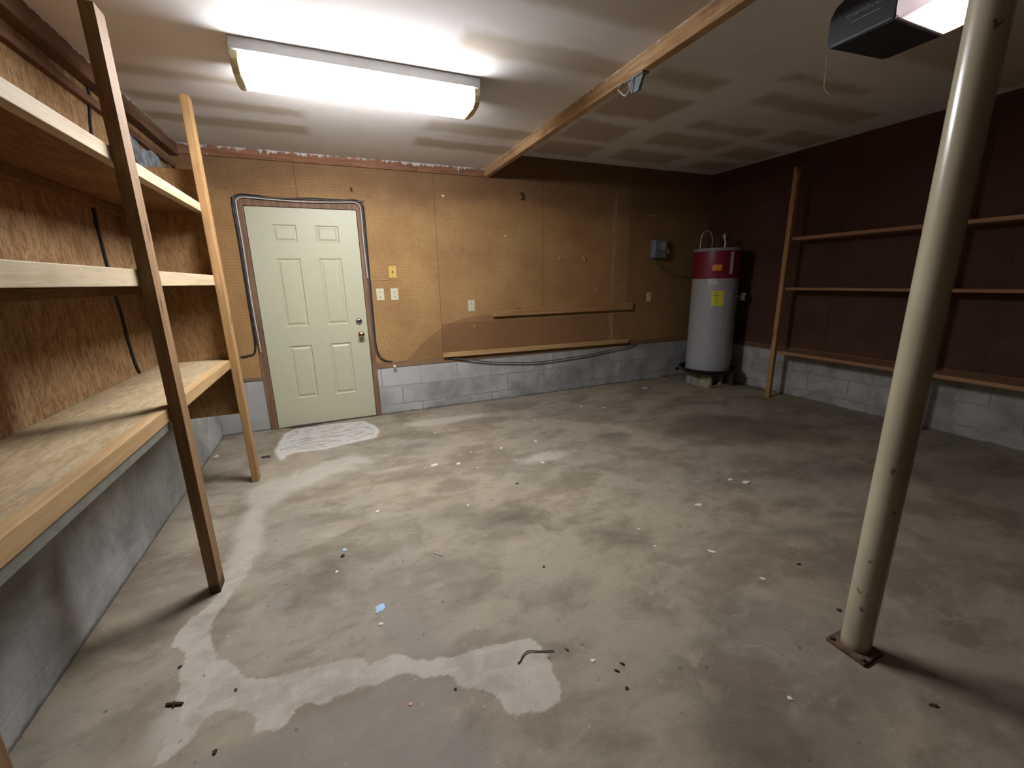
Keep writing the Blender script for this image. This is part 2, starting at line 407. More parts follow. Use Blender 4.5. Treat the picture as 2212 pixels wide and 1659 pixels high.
def obj(name, bm, mats, parent=None, smooth=False, origin=None):
    """parent=None: origin at the base of the thing; else coordinates are world and made local to the parent"""
    bmesh.ops.recalc_face_normals(bm, faces=bm.faces)
    me = bpy.data.meshes.new(name); bm.to_mesh(me); bm.free()
    if not isinstance(mats, (list, tuple)): mats = [mats]
    for mm in mats: me.materials.append(mm)
    if smooth:
        for p in me.polygons: p.use_smooth = True
        try: me.set_sharp_from_angle(angle=math.radians(40))
        except Exception: pass
    o = bpy.data.objects.new(name, me); COL.objects.link(o)
    if parent is not None:
        base = wloc(parent)
        o.parent = parent
        me.transform(Matrix.Translation(-base))
    else:
        if origin is None:
            vs = [v.co for v in me.vertices]
            origin = Vector(((min(v.x for v in vs)+max(v.x for v in vs))/2, (min(v.y for v in vs)+max(v.y for v in vs))/2, min(v.z for v in vs)))
        origin = Vector(origin)
        me.transform(Matrix.Translation(-origin)); o.location = origin
    return o

def wloc(o):
    v = Vector(o.location)
    while o.parent: o = o.parent; v += o.location
    return v

def thing(name, label, cat, loc, group=None):
    o = bpy.data.objects.new(name, None); COL.objects.link(o); o.location = loc; o.empty_display_size = .1
    o['label'] = label; o['category'] = cat
    if group: o['group'] = group
    return o
def tag(o, label, cat, group=None):
    o['label'] = label; o['category'] = cat
    if group: o['group'] = group
    return o
def struct(name, bm, mats, smooth=False):
    o = obj(name, bm, mats, smooth=smooth, origin=(0, 0, 0)); o['kind'] = 'structure'; return o

# ---------------------------------------------------------------- polygon distance fields
def sdf(P, poly):
    poly = np.array(poly); n = len(poly); d = np.full(len(P), 1e9); inside = np.zeros(len(P), bool)
    for i in range(n):
        a = poly[i]; b = poly[(i+1) % n]; e = b-a; w_ = P-a
        t = np.clip((w_@e)/max(e@e, 1e-12), 0, 1); q = w_-t[:, None]*e
        d = np.minimum(d, np.hypot(q[:, 0], q[:, 1]))
        c = ((a[1] > P[:, 1]) != (b[1] > P[:, 1]))
        with np.errstate(divide='ignore', invalid='ignore'):
            xi = a[0]+(P[:, 1]-a[1])/(b[1]-a[1])*e[0]
        inside ^= c & (P[:, 0] < xi)
    return np.where(inside, d, -d)
def ell(P, cx, cy, rx, ry, a=0.):
    c, s = math.cos(a), math.sin(a); x = P[:, 0]-cx; y = P[:, 1]-cy
    return (1-np.hypot((x*c+y*s)/rx, (-x*s+y*c)/ry))*min(rx, ry)
def grid(bm, xs, ys, z):
    V = [[bm.verts.new((x, y, z)) for x in xs] for y in ys]
    for j in range(len(ys)-1):
        for i in range(len(xs)-1): bm.faces.new((V[j][i], V[j][i+1], V[j+1][i+1], V[j+1][i]))
def setattr_(o, name, arr):
    a = o.data.attributes.new(name, 'FLOAT', 'POINT'); a.data.foreach_set('value', np.asarray(arr, dtype=np.float32))

PALE = [(-.508,2.297),(-.507,2.207),(-.521,2.111),(-.553,2.022),(-.572,1.962),(-.586,1.888),(-.601,1.849),(-.598,1.783),(-.572,1.731),(-.552,1.67),(-.531,1.631),(-.47,1.585),(-.445,1.528),(-.415,1.489),(-.356,1.469),(-.294,1.455),(-.188,1.444),(-.123,1.444),(-.024,1.418),(-.011,1.372),(.021,1.381),(.072,1.385),(.123,1.356),(.15,1.321),(.192,1.301),(.234,1.297),(.291,1.275),(.373,1.284),(.444,1.267),(.516,1.251),(.584,1.233),(.61,1.187),(.604,1.155),(.601,1.109),(.59,1.08),(.589,.997),(.552,.965),(.491,.956),(.42,.985),(.383,.995),(.376,1.044),(.379,1.062),(.348,1.088),(.313,1.131),(.274,1.138),(.257,1.171),(.25,1.214),(.198,1.224),(.156,1.239),(.11,1.276),(.059,1.291),(.023,1.281),(-.02,1.274),(-.047,1.295),(-.085,1.292),(-.138,1.285),(-.166,1.274),(-.197,1.295),(-.24,1.302),(-.266,1.286),(-.282,1.253),(-.311,1.252),(-.341,1.27),(-.367,1.25),(-.376,1.264),(-.376,1.308),(-.385,1.334),(-.411,1.359),(-.459,1.388),(-.491,1.402),(-.523,1.386),(-.535,1.365),(-.543,1.339),(-.565,1.308),(-.605,1.272),(-.634,1.278),(-.625,1.342),(-.607,1.419),(-.608,1.466),(-.637,1.549),(-.651,1.631),(-.667,1.729),(-.724,1.773),(-.714,1.878),(-.65,1.972),(-.62,2.035),(-.60,2.2),(-.56,2.3)]
STRIP = [(-.536,2.032),(-.487,2.308),(-.536,2.696),(-.499,3.059),(-.344,3.39),(-.364,3.186),(-.552,3.158),(-.615,3.009),(-.623,2.793),(-.615,2.388),(-.63,2.196),(-.673,2.046),(-.715,2.004)]
DOORP = [(-.531,4.297),(-.431,4.401),(-.09,4.397),(.182,4.349),(.283,4.13),(.301,3.964),(.251,3.806),(.003,3.759),(-.179,3.706),(-.411,3.743),(-.456,3.707),(-.502,3.605),(-.57,3.85),(-.548,4.126)]
P3 = [(-.187,3.428),(.029,3.459),(.129,3.357),(.159,3.262),(.029,3.273),(.034,3.184),(-.142,3.173),(-.258,3.096),(-.425,2.993),(-.585,3.147),(-.596,3.234),(-.363,3.233)]
P4 = [(.553,4.079),(.659,4.112),(.994,4.102),(1.372,4.079),(1.423,3.911),(.938,3.888),(.579,3.943)]
BRA = [(.231,2.339),(.537,2.436),(.7,2.46),(1.129,2.035),(1.082,1.741),(.553,1.985),(.258,2.17)]
GSQ = [(.052,1.534),(.076,1.611),(.176,1.514),(.262,1.454),(.255,1.382),(.327,1.28),(.234,1.297),(.155,1.327),(.097,1.395)]
LOWG = [(-.62,1.25),(-.36,1.25),(-.02,1.274),(.059,1.291),(.25,1.214),(.25,1.148),(.234,1.061),(.292,.913),(.278,.8),(.2,.5),(-.8,.6)]

# ---------------------------------------------------------------- the setting
bm = B()
xs = np.concatenate([np.linspace(XL-.1, 2.4, 176), np.linspace(2.44, XR+.1, 60)])
ys = np.concatenate([np.linspace(YB, .3, 20), np.linspace(.32, D+.1, 215)])
grid(bm, xs, ys, 0)
P = np.array([v.co[:2] for v in bm.verts])
fl = struct('floor', bm, M['floor'])
setattr_(fl, 'pale', np.clip(sdf(P, PALE), -.2, .2))
setattr_(fl, 'door', np.clip(sdf(P, DOORP), -.2, .3))
setattr_(fl, 'soft', np.clip(np.maximum.reduce([sdf(P, STRIP)+.02, sdf(P, P3)+.015, sdf(P, P4), ell(P, -.62, 1.42, .05, .12, -.3), ell(P, -.53, 3.05, .16, .25), ell(P, .32, 3.05, .25, .06)-.02, ell(P, 1.45, 2.75, .3, .12)-.02]), -.3, .3))
setattr_(fl, 'grey', np.clip(np.maximum.reduce([sdf(P, GSQ), sdf(P, LOWG), ell(P, -.36, 1.85, .07, .2, -.5)-.03, ell(P, -.125, 1.665, .05, .06)-.02, ell(P, -.35, 2.5, .10, .12)-.03]), -.3, .3))
setattr_(fl, 'dark', np.clip(np.maximum.reduce([sdf(P, BRA)*.8, ell(P, 2.13, 2.88, .14, .1)+.1, ell(P, 3.3, 2.55, 1.0, .45, -.5), ell(P, 3.2, 1.6, .7, .25, -.3)-.05, ell(P, 1.1, .6, .35, .25)-.03, ell(P, 1.25, 1.75, .4, .15, -.6)-.02, ell(P, 1.05, .70, .1, .09), ell(P, 2.2, 1.3, .5, .12, -.8)-.05,
                                              ell(P, .55, 3.45, .5, .12), ell(P, -.15, 1.95, .35, .3)-.08, ell(P, 1.3, .5, .06, .03)]), -.4, .4))

def raw_rects(P, rects, e=.035):
    r = np.zeros(len(P))
    for x0, x1, y0, y1 in rects:
        d = np.minimum(np.minimum(P[:, 0]-x0, x1-P[:, 0]), np.minimum(P[:, 1]-y0, y1-P[:, 1]))
        r = np.maximum(r, np.clip(.5+d/(2*e), 0, 1))
    return r
bm = B(); grid(bm, np.arange(XL-.1, 1.63, .03), np.linspace(YB, D+.1, 236), H1)
P = np.array([v.co[:2] for v in bm.verts]); c1 = struct('ceiling', bm, M['ceiling'])
rows = [(3.40, 3.57), (3.74, 3.93), (3.05, 3.18), (4.08, 4.3)]
setattr_(c1, 'raw', raw_rects(P, [(-1.0, .0, *rows[0]), (-1.0, .0, *rows[1]), (-1.0, .0, *rows[2]), (.78, 1.66, 3.28, 3.53), (.78, 1.66, 3.70, 3.92),
    (.7, 1.66, 2.13, 2.33), (.75, 1.66, 1.55, 1.87), (1.0, 1.66, -1, 1.3)], .06))
bm = B(); grid(bm, np.arange(1.62, XR+.12, .03), np.linspace(YB, D+.1, 236), H2)
P = np.array([v.co[:2] for v in bm.verts]); c2 = struct('ceiling', bm, M['ceiling'])
setattr_(c2, 'raw', raw_rects(P, [(2.07, 2.68, 2.4, 2.6), (2.07, 2.7, 2.76, 3.21), (2.07, 2.69, 3.34, 3.80), (2.07, 2.73, 3.92, 4.33),
    (2.97, 3.86, 3.34, 3.70), (3.05, 3.9, 3.0, 3.22), (2.97, 3.8, 3.87, 4.27), (2.95, 3.83, 2.13, 2.28), (4.1, 4.7, 2.9, 3.25), (4.05, 4.7, 3.45, 3.8), (3.2, 4.7, 1.0, 1.8), (4.1, 4.7, 3.95, 4.3), (3.1, 4.4, 2.4, 2.65), (2.0, 3.0, 0, .9)], .075))

# back wall: pegboard above, block below, opening for the door
DX0, DX1, DZ = -.655, .375, 2.098
bm = B(); Y1 = D+.12
for x0, x1, z0, z1, mi in [(XL-.15, DX0, .53, H2+.05, 0), (DX1, XR+.15, .53, H2+.05, 0), (DX0, DX1, DZ, H2+.05, 0),
                           (XL-.15, DX0, -.05, .53, 1), (DX1, XR+.15, -.05, .53, 1)]:
    bx(bm, x0, x1, D, Y1, z0, z1, mi=mi)
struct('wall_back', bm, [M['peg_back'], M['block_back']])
bm = B(); bx(bm, XR, XR+.12, YB, D+.1, .53, H2+.05); bx(bm, XR, XR+.12, YB, D+.1, -.05, .53, mi=1)
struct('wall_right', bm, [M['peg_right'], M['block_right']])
bm = B(); bx(bm, XL-.12, XL, YB, D+.1, .5, H1+.05); bx(bm, XL-.12, XL, YB, D+.1, -.05, .5, mi=1)
struct('wall_left', bm, [M['ply_wall'], M['block_left']])
bm = B(); bx(bm, XL-.12, XR+.12, YB-.1, YB, -.05, H2+.05); struct('wall_front', bm, M['conc'])

# sill plate, top boards (structure trim)
bm = B(); bx(bm, DX1, XR, D-.006, D, .503, .562, .002); bx(bm, XL, DX0, D-.006, D, .495, .53, .002); struct('trim_1', bm, M['sill'])
bm = B(); bx(bm, XL+.06, 1.612, D-.02, D+.01, 2.405, H1+.001, .003); struct('trim_2', bm, M['trim'])
bm = B(); bx(bm, XL-.01, -.985, YB, D, 2.387, H1+.001, .003); struct('trim_3', bm, M['header'])
bm = B(); bx(bm, XL-.01, XL+.03, YB, D, 2.29, 2.33, .003); struct('trim_4', bm, M['header'])
bm = B(); bx(bm, XR-.006, XR, YB, D, .503, .562, .002); struct('trim_5', bm, M['header'])

# ---------------------------------------------------------------- door
door = bpy.data.objects.new('door_1', None); COL.objects.link(door); door.location = (-.14, D+.005, 0); door['kind'] = 'structure'
door['label'] = 'pale green six panel steel door in the back wall'
def make_door_leaf():
    bm = B(); x0, x1, z0, z1 = -.590, .322, .008, 2.03; yf = D+.004
    cols = [x0, -.405, -.20, -.05, .155, x1]; rws = [z0, .28, .80, .975, 1.60, 1.732, 1.892, z1]
    V = [[bm.verts.new((x, yf, z)) for x in cols] for z in rws]
    pan = []
    for j in range(len(rws)-1):
        for i in range(len(cols)-1):
            f = bm.faces.new((V[j][i], V[j][i+1], V[j+1][i+1], V[j+1][i]))
            if i in (1, 3) and j in (1, 3, 5): pan.append(f)
    # outward (front) normal is -y
    bmesh.ops.recalc_face_normals(bm, faces=bm.faces)
    if pan[0].normal.y > 0: bmesh.ops.reverse_faces(bm, faces=bm.faces)
    for th, dp in ((.006, 0), (.012, -.010), (.014, 0), (.022, .008)):
        bmesh.ops.inset_individual(bm, faces=pan, thickness=th, depth=dp)
    ed = [e for e in bm.edges if e.is_boundary]
    r = bmesh.ops.extrude_edge_only(bm, edges=ed)
    nv = [g for g in r['geom'] if isinstance(g, bmesh.types.BMVert)]
    for v in nv: v.co.y += .04
    bm.faces.new([v for v in sorted(nv, key=lambda v: math.atan2(v.co.z-1, v.co.x+.13))])
    return bm
obj('door_leaf', make_door_leaf(), M['door'], door)
bm = B(); bx(bm, DX0, -.594, D-.012, D+.1, 0, DZ, .003); obj('jamb', bm, M['jamb'], door)
bm = B(); bx(bm, .326, DX1, D-.012, D+.1, 0, DZ, .003); obj('jamb', bm, M['jamb'], door)
bm = B(); bx(bm, -.594, .326, D-.012, D+.1, 2.034, DZ, .003); obj('head_jamb', bm, M['jamb'], door)
def knob(name, x, z, prof, mat):
    bm = B(); lathe(bm, prof, 0, 0, 24)
    bmesh.ops.transform(bm, matrix=Matrix.Translation((x, D+.004, z)) @ Matrix.Rotation(pi/2, 4, 'X'), verts=bm.verts)
    return obj(name, bm, mat, door, smooth=True)
knob('deadbolt', .247, .998, [(.031, 0), (.031, .006), (.026, .014), (.022, .018), (.010, .020)], M['chrome'])
kb = knob('door_knob', .256, .868, [(.030, 0), (.030, .004), (.024, .01), (.012, .014), (.011, .032), (.022, .040), (.029, .052), (.027, .066), (.015, .074)], M['brass'])
bm = B(); bx(bm, -.48, .326, D-.004, D+.06, 0, .012, .004); obj('threshold', bm, M['rubber'], door)
bm = B(); tube(bm, [(-.53, D-.012, .006), (-.42, D-.035, .007), (-.3, D-.03, .006), (-.2, D-.01, .006)], .006); tag(obj('rubber_strip', bm, M['rubber'], smooth=True), 'torn black rubber strip lying at the foot of the green door', 'rubber strip')

# cables round the door
yc = D-.033
bm = B(); tube(bm, [(-.632, yc, .765), (-.640, yc, 1.2), (-.636, yc, 1.7), (-.638, yc, 2.02), (-.625, yc, 2.075), (-.575, yc, 2.095), (-.40, yc, 2.088), (-.1, yc, 2.08), (.2, yc, 2.092), (.315, yc, 2.095), (.355, yc, 2.07), (.365, yc, 2.0), (.362, yc, 1.7), (.368, yc, 1.41)], .0055)
tag(obj('door_cable', bm, M['white_cable'], smooth=True), 'thin white cable stapled around the green door frame', 'cable')
bm = B(); y2 = D-.0085
tube(bm, [(-.80, y2, .735), (-.74, y2, .74), (-.675, y2, .80), (-.668, y2, 1.2), (-.664, y2, 1.7), (-.667, y2, 2.04), (-.645, y2, 2.10), (-.59, y2, 2.12), (-.48, y2, 2.115), (-.3, y2, 2.10), (-.05, y2, 2.115), (.2, y2, 2.112), (.33, y2, 2.118), (.385, y2, 2.08), (.394, y2, 2.0), (.388, y2, 1.5), (.384, y2, 1.0), (.385, y2, .75), (.41, y2, .64), (.46, y2, .585), (.53, y2, .568)], .008)
tag(obj('door_cable', bm, M['black_cable'], smooth=True), 'thick black cable looped around the green door and curving right along the sill', 'cable')
bm = B(); tube(bm, [(-.652, D-.0225, .85), (-.652, D-.0225, 1.5), (-.652, D-.0225, 2.03), (-.63, D-.0225, 2.1), (-.4, D-.0225, 2.102), (.33, D-.0225, 2.103), (.376, D-.0225, 2.06), (.376, D-.0225, 1.5), (.374, D-.0225, .8), (.395, D-.0225, .66), (.44, D-.0225, .60)], .0055)
tag(obj('door_cable', bm, M['grey_cable'], smooth=True), 'dark grey cable squeezed between the white and black cables at the door', 'cable')
bm = B(); tube(bm, [(.392, D-.003, 1.392), (.47, D-.003, 1.388), (.575, D-.003, 1.395)], .003)
tag(obj('door_cable', bm, M['string'], smooth=True), 'short pale horizontal cord from the door frame to the yellow switch plate', 'cord')
bm = B(); yq = D-.03
tube(bm, [(1.12, D-.012, .548), (1.345, yq, .515), (1.612, yq, .464), (1.899, yq, .431), (2.231, yq, .406), (2.779, yq, .425), (3.192, yq, .461), (3.555, yq, .5), (3.66, D-.012, .512)], .007)
tag(obj('sagging_cable', bm, M['grey_cable'], smooth=True), 'dark grey cable sagging across the block below the lower wall board', 'cable')

# ---------------------------------------------------------------- wall plates
def plate(name, label, cat, cx, cz, mat, kind, group=None):
    t = thing(name, label, cat, (cx, D, cz-.058), group)
    bm = B(); bx(bm, cx-.036, cx+.036, D-.006, D, cz-.058, cz+.058, .002); obj('cover_plate', bm, mat, t)
    if kind == 'switch':
        bm = B(); bx(bm, cx-.005, cx+.005, D-.018, D-.005, cz-.008, cz+.014, .002); obj('toggle', bm, M['slot'], t)
        for dz in (-.042, .042): bm = B(); bx(bm, cx-.003, cx+.003, D-.0075, D-.005, cz+dz-.003, cz+dz+.003); obj('screw', bm, M['slot'], t)
    else:
        for dz in (-.024, .024):
            bm = B(); bx(bm, cx-.016, cx+.016, D-.008, D-.005, cz+dz-.014, cz+dz+.014, .003); r = obj('receptacle', bm, mat, t)
            bm = B()
            for dx in (-.006, .006): bx(bm, cx+dx-.0018, cx+dx+.0018, D-.0088, D-.0078, cz+dz-.004, cz+dz+.007)
            bx(bm, cx-.003, cx+.003, D-.0088, D-.0078, cz+dz-.011, cz+dz-.006)
            obj('slots', bm, M['slot'], r)
    return t
plate('switch', 'yellow toggle switch plate above the pair of ivory outlets', 'light switch', .611, 1.466, M['yellow'], 'switch')
plate('outlet', 'ivory wall outlet nearest the green door, left of a pair', 'outlet', .474, 1.252, M['ivory'], 'outlet')
plate('outlet', 'ivory wall outlet directly below the yellow switch plate', 'outlet', .613, 1.250, M['ivory'], 'outlet')
plate('outlet', 'lone ivory outlet left of the long upper wall board', 'outlet', 1.420, 1.104, M['ivory'], 'outlet')
plate('outlet', 'small ivory outlet in shadow below the grey electrical box', 'outlet', 3.850, 1.115, M['ivory'], 'outlet')

# ---------------------------------------------------------------- boards on the back wall
def board(label, x0, x1, z0a, z1a, z0b, z1b, mat, dep):
    bm = B(); bx(bm, x0, x1, D-dep, D, 0, 1)
    for v in bm.verts:
        t = (v.co.x-x0)/(x1-x0); lo = z0a+(z0b-z0a)*t; hi = z1a+(z1b-z1a)*t
        v.co.z = lo+(hi-lo)*v.co.z
    bmesh.ops.bevel(bm, geom=list(bm.edges), offset=.003, segments=2, affect='EDGES')
    return tag(obj('wall_board', bm, mat), label, 'board')
board('upper brown wooden board nailed across the pegboard wall', 1.657, 3.57, .972, 1.054, .969, 1.058, M['ledger'], .04)
board('lower and longer yellow pine board just above the block wall', 1.068, 3.527, .563, .612, .540, .590, M['ledger2'], .042)
# hooks in the pegboard
for (x, z, lab) in [(2.50, 1.59, 'small bent metal hook in the pegboard left of the other one'), (2.83, 1.59, 'small bent metal hook in the pegboard nearest the pale vertical streak')]:
    bm = B(); tube(bm, [(x, D, z+.015), (x, D-.025, z+.015), (x+.006, D-.028, z-.012), (x+.01, D-.02, z-.02)], .004, sub=3)
    tag(obj('peg_hook', bm, M['chip'], smooth=True), lab, 'hook')
bm = B(); tube(bm, [(2.03, D, 2.27), (2.03, D-.04, 2.27), (2.03, D-.045, 2.22), (2.03, D-.02, 2.21)], .009, sub=3)
tag(obj('peg_hook', bm, M['dirt'], smooth=True), 'black hook high on the pegboard right of the beam end', 'hook')
bm = B(); tube(bm, [(.30, D, 2.22), (.30, D-.03, 2.22), (.305, D-.035, 2.19)], .006, sub=3)
tag(obj('peg_hook', bm, M['dirt'], smooth=True), 'small dark hook in the pegboard above the green door', 'hook')

for x, z, r, nm, lab in [(3.80, 2.115, .007, 'nail', 'left one of two bright nail heads above the grey electrical box'), (3.85, 2.113, .007, 'nail', 'right one of two bright nail heads above the grey electrical box'),
                   (1.17, 2.203, .013, 'wall_plug', 'round white plug high on the pegboard between door and beam'), (1.842, 1.832, .011, 'wall_plug', 'pale plug on the pegboard above and right of the lone outlet'),
                   (3.032, 1.229, .009, 'wall_plug', 'small pale plug just above the right end of the upper wall board')]:
    bm = B(); lathe(bm, [(r, 0), (r*.9, .005), (r*.4, .008)], 0, 0, 10)
    bmesh.ops.transform(bm, matrix=Matrix.Translation((x, D, z)) @ Matrix.Rotation(pi/2, 4, 'X'), verts=bm.verts)
    tag(obj(nm, bm, M['chip']), lab, nm.replace('_', ' '))
bm = B(); lathe(bm, [(.009, 0), (.009, .03), (.014, .034), (.014, .05), (.006, .056)], 0, 0, 14)
bmesh.ops.transform(bm, matrix=Matrix.Translation((.548, D-.006, .520)) @ Matrix.Rotation(pi/2, 4, 'X'), verts=bm.verts)
tag(obj('wall_fitting', bm, M['chip'], smooth=True), 'small pale fitting on the sill just right of the door', 'fitting')

# ---------------------------------------------------------------- beam and pole
bm = B(); bx(bm, 1.612, 1.662, YB, D, 2.403, H2+.01, .004); 
o = struct('trim_6', bm, M['beam']); o['label'] = 'long raw pine beam along the ceiling step'
t = thing('support_pole', 'cream painted round steel pole standing on a rusty plate', 'pole', (1.671, .70, 0))
bm = B(); lathe(bm, [(.046, .008), (.046, 2.395)], 1.671, .70, 40); obj('pole', bm, M['pole'], t, smooth=True)
bm = B(); bx(bm, 1.606, 1.722, .635, .765, 0, .013, .003); obj('base_plate', bm, M['rust'], t)
for dx, dy in ((-.052, -.05), (-.052, .052)):
    bm = B(); lathe(bm, [(.010, .013), (.010, .020), (.006, .023)], 1.671+dx, .70+dy, 6); obj('anchor_bolt', bm, M['rust'], t)
bm = B(); bx(bm, 1.60, 1.74, .63, .77, 2.393, 2.403, .002); obj('cap_plate', bm, M['rust'], t)
# clamp and wire under the beam
t = thing('wire_bracket', 'dark grey bracket with a white wire loop hanging under the beam', 'bracket', (1.637, 2.1, 2.403))
bm = B()
bx(bm, 1.615, 1.66, 2.02, 2.17, 2.395, 2.403, .002)
vs = bx(bm, 1.628, 1.646, 2.03, 2.16, 2.33, 2.398, .003)
for v in bm.verts:
    if v.co.z < 2.36: v.co.y = 2.09+(v.co.y-2.09)*.45
obj('bracket_plate', bm, M['boxg'], t)
bm = B(); tube(bm, [(1.622, 2.19, 2.405), (1.60, 2.20, 2.38), (1.60, 2.165, 2.345), (1.60, 2.135, 2.325), (1.61, 2.115, 2.345), (1.62, 2.10, 2.40)], .004)
obj('wire_loop', bm, M['white_cable'], t, smooth=True)

# ---------------------------------------------------------------- fluorescent fixture
t = thing('ceiling_light', 'long glowing fluorescent fixture on the left ceiling', 'ceiling light', (.31, 2.715, H1))
LX0, LX1, LY0, LY1 = -.30, .925, 2.572, 2.862
bm = B(); bx(bm, LX0, LX1, LY0, LY1, 2.430, H1, .003); obj('housing', bm, M['pan'], t)
bm = B()
prof = [(LY0+.006, 2.429), (LY0+.007, 2.395), (LY0+.018, 2.365), (LY0+.05, 2.345), (2.717, 2.338), (LY1-.05, 2.345), (LY1-.018, 2.365), (LY1-.007, 2.395), (LY1-.006, 2.429)]
a = [bm.verts.new((LX0+.035, y, z)) for y, z in prof]; b = [bm.verts.new((LX1-.035, y, z)) for y, z in prof]
for i in range(len(prof)-1): bm.faces.new((a[i], a[i+1], b[i+1], b[i]))
bm.faces.new(a); bm.faces.new(b[::-1]); bm.faces.new((a[0], b[0], b[-1], a[-1]))
obj('diffuser', bm, M['lens'], t, smooth=True)
for s_, x0, x1 in ((-1, LX0, LX0+.034), (1, LX1-.034, LX1)):
    bm = B(); aa = [bm.verts.new((x0, y, z-.003)) for y, z in prof]; bb = [bm.verts.new((x1, y, z-.003)) for y, z in prof]
    for i in range(len(prof)-1): bm.faces.new((aa[i], aa[i+1], bb[i+1], bb[i]))
    bm.faces.new(aa); bm.faces.new(bb[::-1]); bm.faces.new((aa[0], bb[0], bb[-1], aa[-1]))
    bmesh.ops.bevel(bm, geom=[e for e in bm.edges if abs(e.verts[0].co.x-e.verts[1].co.x) < 1e-5 and max(e.verts[0].co.z, e.verts[1].co.z) < 2.41], offset=.004, segments=2, affect='EDGES')
    obj('end_cap', bm, M['cap'], t)

# ---------------------------------------------------------------- garage door opener
t = thing('garage_door_opener', 'black garage door opener with a lit lamp lens under the ceiling', 'garage door opener', (2.26, 1.28, 2.30))
bm = B(); x0, x1, z0, z1 = 2.095, 2.43, 2.30, 2.47
ringA, ringB = [], []
prof = [(1.155, z0), (1.34, z0), (1.395, z0+.004), (1.404, z0+.02), (1.404, z1-.055), (1.385, z1-.02), (1.345, z1), (1.155, z1)]
for y, z in prof: ringA.append(bm.verts.new((x0, y, z)))
for y, z in prof: ringB.append(bm.verts.new((x1, y-(.03 if y > 1.38 else 0), z)))
for i in range(len(prof)): bm.faces.new((ringA[i], ringA[(i+1) % 8], ringB[(i+1) % 8], ringB[i]))
bm.faces.new(ringA); bm.faces.new(ringB[::-1])
bmesh.ops.bevel(bm, geom=[e for e in bm.edges], offset=.005, segments=2, affect='EDGES')
obj('motor_housing', bm, M['opener'], t)
# bulged lamp lens on the camera side
bm = B(); nn = 12; rings = []
for i in range(nn+1):
    a_ = i/nn*pi/2; y = 1.155-.20*math.sin(a_); k = max(math.cos(a_), .02)
    hx = (x1-x0)/2*(.60+.40*k); hz0 = .005+.045*(1-k)
    cx = (x0+x1)/2
    ring = []
    for (sx, sz) in ((-1, 0), (-.96, -1), (0, -1), (.96, -1), (1, 0), (1, 1), (0, 1), (-1, 1)):
        zz = {0: z0+hz0+.03, -1: z0+hz0, 1: z1-.01-.03*(1-k)}[sz]
        ring.append(bm.verts.new((cx+sx*hx, y, zz)))
    rings.append(ring)
for r1, r2 in zip(rings, rings[1:]):
    for k in range(8): bm.faces.new((r1[k], r1[(k+1) % 8], r2[(k+1) % 8], r2[k]))
bm.faces.new(rings[-1]); bm.faces.new(rings[0][::-1])
obj('lamp_lens', bm, M['bulb'], t, smooth=True)
bm = B(); bx(bm, 2.10, 2.425, 1.148, 1.160, 2.303, 2.322, .003); obj('lens_rim', bm, M['lens_white'], t)
def lettering(body, size, mat, loc, rot, name, parent, depth=.001):
    cu = bpy.data.curves.new(name, 'FONT'); cu.body = body; cu.size = size; cu.extrude = depth; cu.align_x = 'CENTER'; cu.align_y = 'CENTER'
    cu.space_character = 1.05
    o = bpy.data.objects.new(name, cu); COL.objects.link(o)
    dg = bpy.context.evaluated_depsgraph_get(); me = bpy.data.meshes.new_from_object(o.evaluated_get(dg))
    bpy.data.objects.remove(o)
    me.transform(Matrix.Translation(Vector(loc)-wloc(parent)) @ rot)
    me.materials.clear(); me.materials.append(mat)
    o = bpy.data.objects.new(name, me); COL.objects.link(o); o.parent = parent; return o
# face looks toward -x, reads from +y to -y
rotL = Matrix(((0, 0, -1, 0), (-1, 0, 0, 0), (0, 1, 0, 0), (0, 0, 0, 1)))
lettering('CHAMBERLAIN', .019, M['text'], (2.0942, 1.268, 2.389), rotL, 'lettering', t)
bm = B(); bx(bm, 2.0935, 2.0955, 1.21, 1.315, 2.362, 2.3645); obj('trim_line', bm, M['text'], t)
bm = B(); bx(bm, 2.0925, 2.096, 1.165, 1.385, 2.306, 2.310, .001); obj('edge_trim', bm, M['text'], t)
for x in (2.15, 2.37):
    bm = B(); bx(bm, x-.012, x+.012, 1.20, 1.205, 2.46, H2, .001); obj('hanger_strap', bm, M['boxg'], t)
bm = B(); bx(bm, 2.25, 2.28, -.5, .95, 2.40, 2.44, .003); bx(bm, 2.25, 2.28, .90, 1.16, 2.42, 2.47, .003); obj('rail', bm, M['boxg'], t)
bm = B(); tube(bm, [(2.10, 1.398, 2.302), (2.101, 1.395, 2.24), (2.098, 1.392, 2.19), (2.098, 1.388, 2.15), (2.112, 1.37, 2.125)], .0016, 6)
obj('antenna_wire', bm, M['string'], t, smooth=True)

# ---------------------------------------------------------------- left shelving
LS = thing('wooden_shelving', 'tall pine and plywood shelving along the left wall', 'shelving', (-.85, 1.4, 0))
SX = -.65; SY0, SY1 = -.7, 3.33
def post(y, h, lean=(0, 0), mat='post', x0=SX, wx=.043, wy=.082):
    bm = B(); bx(bm, x0, x0+wx, y, y+wy, 0, h, .003)
    for v in bm.verts: v.co.x += lean[0]*v.co.z/h; v.co.y += lean[1]*v.co.z/h
    return obj('post', bm, M[mat], LS)
post(2.052, 2.285, (.0, .0), 'postd')
post(3.262, 2.425, (-.004, -.05), 'post')
post(.79, 2.4, (0, 0), 'postd')
def shelf(z0, z1, deckmat, railmat):
    bm = B(); bx(bm, XL+.002, SX-.043, SY0, SY1-.004, z0+.002, z1, .001)
    d = obj('shelf', bm, M[deckmat], LS)
    bm = B(); bx(bm, SX-.042, SX-.001, SY0, SY1, z0, z1+.001, .003); obj('front_rail', bm, M[railmat], d)
    bm = B(); bx(bm, XL+.001, XL+.04, SY0, SY1-.004, z0-.045, z0+.001, .003); obj('back_rail', bm, M['ply_under'], d)
    return d
